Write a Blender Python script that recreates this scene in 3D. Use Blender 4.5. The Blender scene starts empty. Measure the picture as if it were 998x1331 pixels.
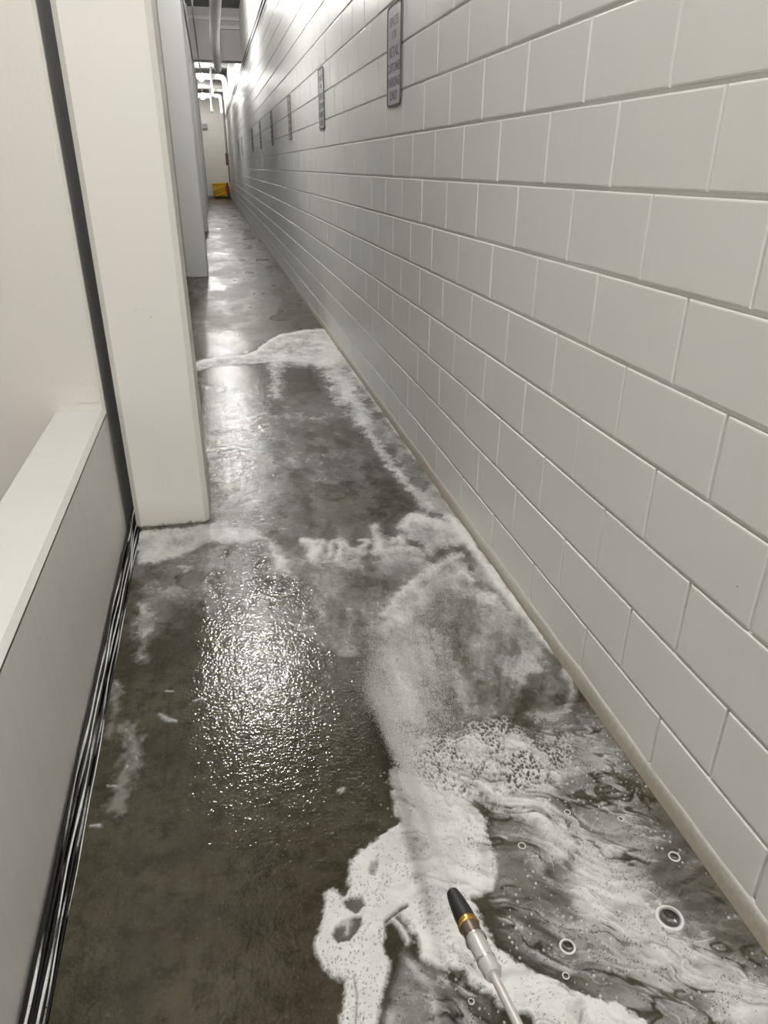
import bpy, bmesh, math, random
import numpy as np
from mathutils import Matrix, Vector

random.seed(7)
rng = np.random.default_rng(7)
scene = bpy.context.scene
col = scene.collection

# ------------------------------------------------------------------ camera
CAM_H, YAW, PITCH, ROLL, F_PX = 1.48397, 0.219754, 0.450611, 0.0039979, 927.04
cy_, sy_, cp_, sp_ = math.cos(YAW), math.sin(YAW), math.cos(PITCH), math.sin(PITCH)
FWD = Vector((sy_*cp_, cy_*cp_, -sp_))
R0 = Vector((cy_, -sy_, 0)); U0 = R0.cross(FWD)
RIGHT = R0*math.cos(ROLL) + U0*math.sin(ROLL)
UP = U0*math.cos(ROLL) - R0*math.sin(ROLL)
cd = bpy.data.cameras.new('camera'); cam = bpy.data.objects.new('camera', cd); col.objects.link(cam)
cd.sensor_fit = 'HORIZONTAL'; cd.sensor_width = 36.0; cd.lens = F_PX/998*36.0
cd.clip_start = 0.02; cd.clip_end = 200
cam.matrix_world = Matrix(((RIGHT.x, UP.x, -FWD.x, 0), (RIGHT.y, UP.y, -FWD.y, 0), (RIGHT.z, UP.z, -FWD.z, CAM_H), (0, 0, 0, 1)))
scene.camera = cam

# ------------------------------------------------------------------ light set-up and exposure
world = bpy.data.worlds.new('world'); scene.world = world; world.use_nodes = True
world.node_tree.nodes['Background'].inputs[0].default_value = (0.95, 0.97, 1.0, 1)
world.node_tree.nodes['Background'].inputs[1].default_value = 0.45
LAMP_COLOR = (1.0, 0.975, 0.935)
LAMP_Z = 4.40
LAMP_POWER = {-7.5: 1100.0, 0.1: 620.0, 7.7: 660.0, 15.3: 620.0, 22.9: 480.0, 30.9: 320.0, 38.9: 290.0}   # lamp position along the corridor: brightness
vs = scene.view_settings
vs.view_transform = 'Standard'; vs.look = 'None'; vs.gamma = 1.0; vs.use_curve_mapping = False
vs.exposure = 0.0
scene.cycles.use_denoising = True
scene.cycles.transparent_max_bounces = 16
scene.cycles.sample_clamp_indirect = 8.0

# ------------------------------------------------------------------ constants of the place
WX = 1.002            # face of the block wall on the right
LX = -0.515           # face of the parapet and of the left wall
PY = 3.06             # front of the pier and of the first column
END = 41.7
CEIL = 4.75
BAY = 8.34

# ------------------------------------------------------------------ helpers
def tag(o, label=None, cat=None, group=None, kind=None):
    if label: o['label'] = label
    if cat: o['category'] = cat
    if group: o['group'] = group
    if kind: o['kind'] = kind
    return o

def empty(name, loc=(0, 0, 0)):
    o = bpy.data.objects.new(name, None); col.objects.link(o); o.location = loc; o.empty_display_size = .05
    return o

def link(name, me, mat=None, parent=None, loc=None):
    if mat is not None and not me.materials: me.materials.append(mat)
    o = bpy.data.objects.new(name, me); col.objects.link(o)
    if parent: o.parent = parent
    if loc is not None: o.location = loc
    return o

def mesh_of(name, verts, faces, smooth=False):
    me = bpy.data.meshes.new(name); me.from_pydata([tuple(v) for v in verts], [], faces); me.update()
    if smooth:
        me.polygons.foreach_set('use_smooth', [True]*len(me.polygons))
    return me

class MB:
    """collects shapes of one part"""
    def __init__(s): s.v = []; s.f = []; s.sm = False
    def add(s, v, f):
        n = len(s.v); s.v += [tuple(p) for p in v]; s.f += [tuple(i+n for i in q) for q in f]
    def box(s, a, b):
        (x0, y0, z0), (x1, y1, z1) = a, b
        s.add([(x0,y0,z0),(x1,y0,z0),(x1,y1,z0),(x0,y1,z0),(x0,y0,z1),(x1,y0,z1),(x1,y1,z1),(x0,y1,z1)],
              [(0,3,2,1),(4,5,6,7),(0,1,5,4),(1,2,6,5),(2,3,7,6),(3,0,4,7)])
    def prism(s, poly, z0, z1):
        """poly: list of (x,y), counter-clockwise, extruded upward"""
        n = len(poly)
        s.add([(x,y,z0) for x,y in poly]+[(x,y,z1) for x,y in poly],
              [tuple(range(n-1,-1,-1)), tuple(range(n,2*n))]+[(i,(i+1)%n,n+(i+1)%n,n+i) for i in range(n)])
    def tube(s, pts, r, n=12, cap=True):
        """round tube along a polyline, r number or list"""
        pts = [Vector(p) for p in pts]; rs = r if isinstance(r, (list, tuple)) else [r]*len(pts)
        base = len(s.v); prev = None
        for i, p in enumerate(pts):
            d = (pts[min(i+1,len(pts)-1)]-pts[max(i-1,0)]).normalized()
            if prev is None:
                a = d.cross(Vector((0,0,1)))
                if a.length < 1e-3: a = d.cross(Vector((1,0,0)))
                a.normalize()
            else:
                a = (prev - d*prev.dot(d)).normalized()
            prev = a; b = d.cross(a)
            for k in range(n):
                t = 2*math.pi*k/n
                s.v.append(tuple(p + (a*math.cos(t)+b*math.sin(t))*rs[i]))
        for i in range(len(pts)-1):
            for k in range(n):
                s.f.append((base+i*n+k, base+i*n+(k+1)%n, base+(i+1)*n+(k+1)%n, base+(i+1)*n+k))
        if cap:
            s.f.append(tuple(base+k for k in range(n-1,-1,-1)))
            s.f.append(tuple(base+(len(pts)-1)*n+k for k in range(n)))
    def lathe(s, prof, c=(0,0,0), n=20):
        base = len(s.v)
        for r, z in prof:
            for k in range(n):
                t = 2*math.pi*k/n; s.v.append((c[0]+r*math.cos(t), c[1]+r*math.sin(t), c[2]+z))
        for i in range(len(prof)-1):
            for k in range(n):
                s.f.append((base+i*n+k, base+i*n+(k+1)%n, base+(i+1)*n+(k+1)%n, base+(i+1)*n+k))
        s.f.append(tuple(base+k for k in range(n-1,-1,-1))); s.f.append(tuple(base+(len(prof)-1)*n+k for k in range(n)))
    def torus(s, c, R, r, n=28, m=8, sz=1.0):
        base = len(s.v)
        for i in range(n):
            a = 2*math.pi*i/n
            for j in range(m):
                b = 2*math.pi*j/m
                s.v.append((c[0]+(R+r*math.cos(b))*math.cos(a), c[1]+(R+r*math.cos(b))*math.sin(a), c[2]+r*sz*math.sin(b)))
        for i in range(n):
            for j in range(m):
                s.f.append((base+i*m+j, base+((i+1)%n)*m+j, base+((i+1)%n)*m+(j+1)%m, base+i*m+(j+1)%m))
    def build(s, name, mat, parent=None, smooth=False, loc=None, auto=None):
        me = mesh_of(name, s.v, s.f, smooth)
        if auto: me.set_sharp_from_angle(angle=math.radians(auto))
        return link(name, me, mat, parent, loc)

# ------------------------------------------------------------------ materials
def newmat(name):
    m = bpy.data.materials.new(name); m.use_nodes = True
    nt = m.node_tree; return m, nt, nt.nodes['Principled BSDF'], nt.nodes['Material Output']
def N(nt, t, **kw):
    n = nt.nodes.new(t)
    for k, v in kw.items():
        if k in n.inputs.keys(): n.inputs[k].default_value = v
        else: setattr(n, k, v)
    return n
def noise(nt, vec, scale, detail=3.0, rough=.55, dist=0.0):
    n = N(nt, 'ShaderNodeTexNoise'); n.inputs['Scale'].default_value = scale; n.inputs['Detail'].default_value = detail
    n.inputs['Roughness'].default_value = rough; n.inputs['Distortion'].default_value = dist
    nt.links.new(vec, n.inputs['Vector']); return n.outputs['Fac']
def ramp(nt, fac, stops):
    r = N(nt, 'ShaderNodeValToRGB'); e = r.color_ramp.elements
    while len(e) < len(stops): e.new(.5)
    for el, (p, c) in zip(e, stops):
        el.position = p; el.color = tuple(c)+(1,) if len(c) == 3 else c
    nt.links.new(fac, r.inputs[0]); return r.outputs[0]
def mixc(nt, fac, a, b, mode='MIX'):
    m = N(nt, 'ShaderNodeMix', data_type='RGBA', blend_type=mode)
    for sock, val in ((m.inputs[0], fac), (m.inputs[6], a), (m.inputs[7], b)):
        if hasattr(val, 'is_linked') or isinstance(val, bpy.types.NodeSocket): nt.links.new(val, sock)
        elif isinstance(val, (tuple, list)): sock.default_value = tuple(val)+(1,) if len(val) == 3 else val
        else: sock.default_value = val
    return m.outputs[2]
def math_(nt, op, a, b=None, c=None, clamp=False):
    m = N(nt, 'ShaderNodeMath', operation=op, use_clamp=clamp)
    for i, v in enumerate((a, b, c)):
        if v is None: continue
        if isinstance(v, bpy.types.NodeSocket): nt.links.new(v, m.inputs[i])
        else: m.inputs[i].default_value = v
    return m.outputs[0]
def mapr(nt, v, a, b, c=0.0, d=1.0):
    m = N(nt, 'ShaderNodeMapRange'); m.clamp = True
    nt.links.new(v, m.inputs[0])
    for i, x in enumerate((a, b, c, d)): m.inputs[1+i].default_value = x
    return m.outputs[0]
def pos(nt, scale=(1, 1, 1)):
    g = N(nt, 'ShaderNodeNewGeometry')
    if scale == (1, 1, 1): return g.outputs['Position']
    v = N(nt, 'ShaderNodeVectorMath', operation='MULTIPLY'); nt.links.new(g.outputs['Position'], v.inputs[0]); v.inputs[1].default_value = scale
    return v.outputs[0]
def bump(nt, bs, h, strength=.3, dist=.01, prev=None):
    b = N(nt, 'ShaderNodeBump'); b.inputs['Strength'].default_value = strength; b.inputs['Distance'].default_value = dist
    nt.links.new(h, b.inputs['Height'])
    if prev is not None: nt.links.new(prev, b.inputs['Normal'])
    nt.links.new(b.outputs[0], bs.inputs['Normal']); return b.outputs[0]
def plain(name, c, rough=.5, metal=0.0, var=.08, scale=30, bmp=0.0):
    m, nt, bs, _ = newmat(name); p = pos(nt)
    f = noise(nt, p, scale, 4)
    a = tuple(x*(1-var) for x in c); b = tuple(min(1, x*(1+var)) for x in c)
    nt.links.new(mixc(nt, f, a, b), bs.inputs['Base Color'])
    bs.inputs['Roughness'].default_value = rough; bs.inputs['Metallic'].default_value = metal
    if bmp: bump(nt, bs, noise(nt, p, scale*4, 3), bmp, .003)
    return m

def painted(name, c1, c2, rough=(.28, .45), streak=.0, tex=.25, dirt=False, soil=.22, soil_h=.12):
    """painted masonry: faint tonal drift, roller texture, specks, optional streaks (wet runs, painted reflections) and a soiled foot"""
    m, nt, bs, _ = newmat(name); p = pos(nt)
    big = noise(nt, p, 1.7, 4, .6)
    c = mixc(nt, mapr(nt, big, .3, .7), c1, c2)
    if streak:
        streak_n = noise(nt, pos(nt, (1, 9, .35)), 2.2, 4, .6)
        c = mixc(nt, mapr(nt, streak_n, .5, .75, 0, streak), c, tuple(x*.8 for x in c1))
    speck = N(nt, 'ShaderNodeTexVoronoi'); speck.inputs['Scale'].default_value = 14; nt.links.new(p, speck.inputs['Vector'])
    sp = math_(nt, 'MULTIPLY', mapr(nt, speck.outputs['Distance'], .03, .05, 1, 0), mapr(nt, noise(nt, p, 3.1, 1), .58, .62))
    c = mixc(nt, math_(nt, 'MULTIPLY', sp, .6), c, (.22, .2, .18))
    if dirt:
        sep = N(nt, 'ShaderNodeSeparateXYZ'); nt.links.new(p, sep.inputs[0])
        hgt = math_(nt, 'SUBTRACT', sep.outputs[2], math_(nt, 'MULTIPLY', noise(nt, p, 45, 5, .7), .055))
        c = mixc(nt, mapr(nt, hgt, -.028, -.017, .95, 0), c, (.06, .045, .032))
        c = mixc(nt, mapr(nt, hgt, -.01, soil_h, soil, 0), c, (.45, .40, .32))
    nt.links.new(c, bs.inputs['Base Color'])
    nt.links.new(mapr(nt, noise(nt, p, 6, 4), .3, .7, *rough), bs.inputs['Roughness'])
    n1 = bump(nt, bs, noise(nt, p, 55, 5, .65), tex, .004)
    bump(nt, bs, noise(nt, p, 9, 2), .12, .01, n1)
    return m

M_BLOCK = painted('block_wall_paint', (.81, .81, .785), (.83, .81, .785), (.31, .40), streak=.06, tex=.18)  # streak paints faint vertical reflection bands into the wall colour
M_COLUMN = painted('column_paint', (.80, .785, .735), (.81, .78, .735), (.35, .5), tex=.14, dirt=True)
M_COLSHADE = painted('shaded_column_paint', (.50, .50, .495), (.53, .52, .51), (.35, .5), tex=.14, dirt=True)  # same paint as the near column, darkened to stand for shade
M_PIER = painted('pier_paint', (.76, .725, .68), (.74, .725, .67), (.4, .55), tex=.2)
M_PARAPET = painted('parapet_paint', (.80, .78, .75), (.78, .765, .74), (.35, .5), streak=.28, tex=.12)
M_CAP = painted('parapet_cap_paint', (.84, .83, .80), (.80, .79, .76), (.4, .55), tex=.15)
M_ENDW = painted('end_wall_paint', (.72, .705, .665), (.74, .70, .65), (.4, .6), tex=.1)
M_CEIL = plain('ceiling_concrete', (.17, .165, .155), .8, 0, .15, 2.5)
M_BEAM = plain('beam_concrete', (.36, .35, .34), .7, 0, .08, 1.5)
M_BEAMLIP = plain('beam_lip_paint', (.45, .44, .43), .6)
M_PIPE = plain('pipe_paint', (.72, .71, .68), .35, 0, .05, 8)
M_CONDUIT = plain('conduit_steel', (.16, .16, .16), .4, .5)
M_STEEL = plain('galvanised_steel', (.50, .50, .50), .35, .8)
M_BLACK = plain('black_rubber', (.008, .008, .008), .22, 0, .3, 60)
M_GAP = plain('shaded_gap_concrete', (.27, .275, .27), .8, 0, .25, 6, .3)  # shade of the narrow gap put into the concrete colour
M_BLKPL = plain('black_plastic', (.012, .012, .013), .45, 0, .2, 90)
M_BRASS = plain('brass', (.60, .36, .10), .28, 1.0, .1, 60)
M_CHROME = plain('bright_steel', (.80, .79, .77), .2, 1.0, .05, 60)
M_LANCE = plain('lance_steel', (.60, .585, .57), .35, .3, .08, 80)
M_BODY = plain('coupling_bronze', (.19, .15, .12), .35, .7, .15, 80)
M_RED = plain('red_paint', (.42, .03, .03), .4)
M_DRED = plain('dark_red_panel', (.16, .035, .04), .4)
M_YEL = plain('yellow_plastic', (.82, .50, .015), .42, 0, .1, 5)
M_YELD = plain('yellow_plastic_rib', (.50, .28, .01), .45, 0, .1, 5)
M_SIGN = plain('sign_aluminium', (.44, .44, .465), .35, .15, .05, 12)
M_INK = plain('sign_black_ink', (.15, .15, .16), .5)
M_EDGE = plain('sign_black_border', (.05, .05, .055), .5)
M_INKRED = plain('sign_red_ink', (.27, .19, .195), .5)

def lamp_mat(name, color, strength):
    m, nt, bs, out = newmat(name)
    e = N(nt, 'ShaderNodeEmission'); e.inputs[0].default_value = tuple(color)+(1,); e.inputs[1].default_value = strength
    nt.links.new(e.outputs[0], out.inputs[0]); return m
M_GLOBES = {y: lamp_mat('lit_lamp_globe', LAMP_COLOR, s) for y, s in LAMP_POWER.items()}
M_REDLED = lamp_mat('red_indicator', (1, .05, .05), 25)

def floor_mat():
    m, nt, bs, _ = newmat('wet_concrete'); p = pos(nt)
    a = noise(nt, p, 2.2, 6, .62, .4); b = noise(nt, p, 18, 6, .7); c3 = noise(nt, p, 90, 4, .7)
    c = ramp(nt, a, [(.30, (.034, .029, .017)), (.5, (.060, .052, .034)), (.70, (.090, .083, .056))])
    c = mixc(nt, mapr(nt, b, .46, .62, 0, .8), c, (.030, .025, .015))
    c = mixc(nt, mapr(nt, c3, .55, .75, 0, .45), c, (.14, .125, .09))
    # tyre and squeegee marks along the corridor, faint dark bands across it
    t = noise(nt, pos(nt, (26, .8, 1)), 1.0, 4, .6)
    c = mixc(nt, mapr(nt, t, .55, .72, 0, .45), c, (.030, .025, .017))
    t2 = noise(nt, pos(nt, (.5, 2.2, 1)), 1.0, 5, .6)
    c = mixc(nt, mapr(nt, t2, .58, .7, 0, .5), c, (.035, .030, .022))
    nt.links.new(c, bs.inputs['Base Color'])
    rg = noise(nt, p, 5, 4)
    # hosed part of the floor is under a film of water, the rest beyond it is only damp with a few puddles
    sy = N(nt, 'ShaderNodeSeparateXYZ'); nt.links.new(p, sy.inputs[0])
    damp = math_(nt, 'MULTIPLY', mapr(nt, sy.outputs[1], 6.2, 7.4), mapr(nt, noise(nt, pos(nt, (1.2, .5, 1)), 1.6, 4, .6), .36, .56, .35, 1))
    nt.links.new(math_(nt, 'ADD', mapr(nt, rg, .3, .7, .06, .12), math_(nt, 'MULTIPLY', damp, .34)), bs.inputs['Roughness'])
    bs.inputs['IOR'].default_value = 1.38
    n1 = bump(nt, bs, noise(nt, p, 112, 1, .5), .28, .004)
    n1 = bump(nt, bs, noise(nt, p, 40, 2, .5), .26, .006, n1)
    n1 = bump(nt, bs, noise(nt, p, 17, 3, .5), .10, .006, n1)
    bump(nt, bs, noise(nt, p, 4.5, 3, .5), .10, .02, n1)
    return m
M_FLOOR = floor_mat()

def foam_mat():
    """white soap foam: the stored thickness decides how much of the wet floor shows through"""
    m, nt, bs, out = newmat('soap_foam')
    at = N(nt, 'ShaderNodeAttribute'); at.attribute_name = 'thickness'
    p = pos(nt)
    fine = noise(nt, p, 170, 4, .7); mid = noise(nt, p, 46, 5, .65)
    d = at.outputs['Fac']
    mod = math_(nt, 'ADD', math_(nt, 'MULTIPLY', math_(nt, 'SUBTRACT', fine, .5), .34), math_(nt, 'MULTIPLY', math_(nt, 'SUBTRACT', mid, .5), .40))
    # films break up most at middle thickness
    w = math_(nt, 'MULTIPLY', math_(nt, 'MULTIPLY', d, math_(nt, 'SUBTRACT', 1.15, d)), 3.0)
    al = math_(nt, 'ADD', d, math_(nt, 'MULTIPLY', mod, w))
    # burst bubbles leave small pores in thick foam
    v = N(nt, 'ShaderNodeTexVoronoi'); v.inputs['Scale'].default_value = 210; nt.links.new(p, v.inputs['Vector'])
    pore = math_(nt, 'MULTIPLY', mapr(nt, v.outputs['Distance'], .20, .34, 1, 0), mapr(nt, noise(nt, p, 60, 3), .56, .62))
    al = math_(nt, 'SUBTRACT', al, math_(nt, 'MULTIPLY', pore, .65), None, True)
    al = math_(nt, 'MULTIPLY', mapr(nt, al, .0, 1.0, 0, .97), mapr(nt, noise(nt, p, 16, 4, .6), .3, .7, .86, 1.0))
    bs.inputs['Base Color'].default_value = (.88, .88, .865, 1)
    bs.inputs['Roughness'].default_value = .35
    bs.inputs['Specular IOR Level'].default_value = .35
    bump(nt, bs, fine, .35, .004)
    tr = N(nt, 'ShaderNodeBsdfTransparent'); mx = N(nt, 'ShaderNodeMixShader')
    nt.links.new(al, mx.inputs[0]); nt.links.new(tr.outputs[0], mx.inputs[1]); nt.links.new(bs.outputs[0], mx.inputs[2])
    nt.links.new(mx.outputs[0], out.inputs[0]); return m
M_FOAM = foam_mat()
M_RING = plain('foam_ring', (.86, .86, .845), .4, 0, .03, 150, .2)
def film_mat():
    m, nt, bs, out = newmat('bubble_film')
    fr = N(nt, 'ShaderNodeLayerWeight'); fr.inputs[0].default_value = .35
    gl = N(nt, 'ShaderNodeBsdfGlossy'); gl.inputs['Roughness'].default_value = .04
    tr = N(nt, 'ShaderNodeBsdfTransparent'); tr.inputs[0].default_value = (.93, .93, .92, 1)
    mx = N(nt, 'ShaderNodeMixShader')
    nt.links.new(mapr(nt, fr.outputs['Fresnel'], 0, 1, .05, .6), mx.inputs[0])
    nt.links.new(tr.outputs[0], mx.inputs[1]); nt.links.new(gl.outputs[0], mx.inputs[2]); nt.links.new(mx.outputs[0], out.inputs[0]); return m
M_FILM = film_mat()
M_DROP = plain('spray_droplets', (.95, .95, .94), .3, 0, .02, 50)

# ------------------------------------------------------------------ the setting
b = MB(); b.box((LX+.065, -8, -.25), (WX+.02, END, 0))
fl = b.build('floor', M_FLOOR); tag(fl, 'wet brown concrete corridor floor with soapy water on it', 'floor', kind='structure')
b = MB(); b.box((-5.0, -8, -.95), (LX-.2, PY+.4, -.8))
f2 = b.build('floor_side', M_FLOOR); tag(f2, 'lower concrete floor hidden behind the parapet', 'floor', kind='structure')
b = MB(); b.box((-5.0, -8, CEIL), (WX+.3, END+.3, CEIL+.2))
tag(b.build('ceiling', M_CEIL), 'dark concrete ceiling slab above the corridor', 'ceiling', kind='structure')
b = MB(); b.box((-1.2, END, -.25), (WX+.3, END+.2, CEIL))
we = b.build('wall_far', M_ENDW); tag(we, 'plain off-white wall closing the far end of the corridor', 'wall', kind='structure')
b = MB(); b.box((-1.2, END-.012, 0), (WX, END, .1)); b.build('skirting', M_BEAM, we)
b = MB(); b.box((-5.0, -8, -.95), (-4.8, PY, CEIL))
tag(b.build('wall_outer', M_PIER), 'white side wall beyond the parapet', 'wall', kind='structure')

# right wall: mortar bed plus blocks
ZC, YC, PIT, LEN = .012, 2.855, .2032, .4064
bed = MB(); bed.box((WX+.009, -3.2, -.2), (WX+.2, END, CEIL))
wall = bed.build('wall_right', M_BLOCK)
tag(wall, 'long white painted concrete block wall on the right of the corridor', 'wall', kind='structure')
def block_mesh():
    hw, hh, d, e = LEN/2-.0040, PIT/2-.0050, .0105, .0042
    v = []
    for x, w, h in ((d, hw, hh), (e*.8, hw, hh), (e*.2, hw-e*.35, hh-e*.35), (0, hw-e*1.2, hh-e*1.2)):
        v += [(x, -w, -h), (x, w, -h), (x, w, h), (x, -w, h)]
    f = []
    for k in range(3):
        for i in range(4): f.append((k*4+i, k*4+(i+1) % 4, (k+1)*4+(i+1) % 4, (k+1)*4+i))
    f.append((12, 13, 14, 15))
    f = [tuple(reversed(q)) for q in f]
    return v, f
BV, BF = block_mesh()
bme = mesh_of('block', BV, BF); bme.materials.append(M_BLOCK)
cells = []
for c in range(0, 23):
    for n in range(-16, 97):
        yc = YC + n*LEN + (.5*LEN if c % 2 == 0 else 0.0)
        zc = ZC + (c+.5)*PIT
        if yc > END-.2: continue
        P = Vector((WX, yc, zc)) - Vector((0, 0, CAM_H)); dep = P.dot(FWD)
        if dep > .1:
            px = 499+F_PX*P.dot(RIGHT)/dep; py = 665.5-F_PX*P.dot(UP)/dep
            inv = -150 < px < 1150 and -120 < py < 1450
        else: inv = False
        cells.append((P.length if inv else 1e6+P.length, yc, zc))
cells.sort()
rest_v, rest_f = [], []
for i, (d, yc, zc) in enumerate(cells):
    jx = rng.uniform(-.0008, .0008); jy = rng.uniform(-.0016, .0016)
    if i < 298:
        o = link('block', bme, None, wall, (WX+jx, yc+jy, zc))
        o.rotation_euler = (rng.uniform(-.0015, .0015), rng.uniform(-.004, .004), rng.uniform(-.002, .002))
    else:
        n = len(rest_v)
        rest_v += [(x+WX+jx, y+yc+jy, z+zc) for x, y, z in BV]; rest_f += [tuple(k+n for k in q) for q in BF]
o = link('far_blocks', mesh_of('far_blocks', rest_v, rest_f), M_BLOCK, wall); o['kind'] = 'stuff'
# sealant cove along the foot of the block wall
cv, cf = [], []
ys = np.concatenate([np.linspace(-1, 6, 120), np.linspace(6.3, END-.01, 60)])
for y in ys:
    k = .0025*math.sin(y*9.1)+.002*math.sin(y*23.7+1)
    prof = [(WX+.004, .061+k), (WX-.0010, .058+k), (WX-.0030, .045+k), (WX-.0045, .025), (WX-.0075, .006), (WX-.010, -.002)]
    cv += [(x, y, z) for x, z in prof]
m_ = 6
for i in range(len(ys)-1):
    for j in range(m_-1): cf.append((i*m_+j, i*m_+j+1, (i+1)*m_+j+1, (i+1)*m_+j))
M_COVE = painted('cove_paint', (.74, .725, .69), (.76, .735, .70), (.31, .42), tex=.2, dirt=True, soil=.95, soil_h=.034)
tag(link('baseboard_right', mesh_of('baseboard_right', cv, cf, True), M_COVE), 'painted sealant cove along the foot of the block wall', 'baseboard', kind='structure')

# left: parapet with cap, pier, wall behind the columns
b = MB(); b.box((LX-.205, -3, -.25), (LX, PY+.02, .545))
par = b.build('wall_left', M_PARAPET); tag(par, 'low grey-white parapet wall beside the floor joint', 'wall', kind='structure')
b = MB()
n = 2
sec = [(LX-.205, .540), (LX, .540), (LX, .548), (LX-.012, .565), (LX-.193, .565), (LX-.205, .552)]
vv = [(x, y, z) for y in (-3, PY-.001) for x, z in sec]
b.add(vv, [(5,4,3,2,1,0), (6,7,8,9,10,11)]+[(i, (i+1) % 6, 6+(i+1) % 6, 6+i) for i in range(6)])
b.build('cap', M_CAP, par)
b = MB()
b.prism([(-5.0, PY), (LX-.012, PY), (LX, PY+.012), (LX, PY+.03), (-5.0, PY+.03)], -.95, CEIL)
pier = b.build('wall_pier', M_PIER); tag(pier, 'white pier wall standing at the end of the low parapet', 'wall', kind='structure')
b = MB(); b.box((LX-.105, PY-.004, .60), (LX-.022, PY+.01, CEIL)); b.build('edge_plaster_band', M_PIER, pier)
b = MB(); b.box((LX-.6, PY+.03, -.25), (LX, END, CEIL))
tag(b.build('wall_behind', M_GAP), 'grey concrete wall, its colour darkened for shade, in the narrow dark gap behind the columns', 'wall', kind='structure')

# columns
def column_mesh(x0, x1, y0, dep, ch, mat):
    b = MB(); y1 = y0+dep
    b.prism([(x0+ch, y0), (x1-ch, y0), (x1, y0+ch), (x1, y1-ch), (x1-ch, y1), (x0+ch, y1), (x0, y1-ch), (x0, y0+ch)], -.01, CEIL)
    return b
names = ['nearest square concrete column, cream white, standing at the end of the low parapet',
         'second concrete column from the front, coloured greyer for shade, with a clean square foot',
         'third concrete column, a thin sliver just behind the second one',
         'fourth concrete column, a thin sliver behind the third',
         'farthest concrete column, nearest the end wall of the corridor']
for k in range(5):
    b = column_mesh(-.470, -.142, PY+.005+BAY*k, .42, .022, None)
    tag(b.build('concrete_column', M_COLUMN if k == 0 else M_COLSHADE), names[k], 'column', 'columns along the left side')

# expansion joint: black seat, rubber ridges, nosing
ej = empty('expansion_joint', (LX+.03, 0, 0))
tag(ej, 'black rubber expansion joint strip between the parapet and the floor', 'joint')
def ridge(x, w, z, ph, amp=.0012):
    v, f = [], []; yy = np.concatenate([np.arange(-1, 4.6, .03), np.arange(4.6, END, .8)])
    for y in yy:
        dx = amp*(math.sin(y*7+ph)+.7*math.sin(y*17.3+ph*2)) + .0018*math.sin(y*2.1+ph*.5)
        dz = .0012*math.sin(y*5+ph*3)
        for px, pz in ((-w/2, -.03), (-w/2, z*.5-.004+dz), (-w*.25, z+dz), (w*.25, z+dz), (w/2, z*.5-.004+dz), (w/2, -.03)):
            v.append((x+dx+px, y, pz))
    for i in range(len(yy)-1):
        for j in range(5): f.append((i*6+j, (i+1)*6+j, (i+1)*6+j+1, i*6+j+1))
    return mesh_of('rubber_ridge', v, f, True)
b = MB(); b.box((LX+.001, -8, -.20), (LX+.0645, END-.01, -.022)); o = b.build('seat', M_BLACK); o.parent = ej; o.matrix_parent_inverse = Matrix.Translation((-LX-.03, 0, 0))
for k, (x, w, z) in enumerate(((.0125, .012, .000), (.026, .009, -.004), (.038, .008, -.003), (.049, .008, -.004), (.0595, .007, -.001))):
    o = link('rubber_ridge', ridge(LX+x, w, z, k*1.9), M_BLACK); o.parent = ej; o.matrix_parent_inverse = Matrix.Translation((-LX-.03, 0, 0))

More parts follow.
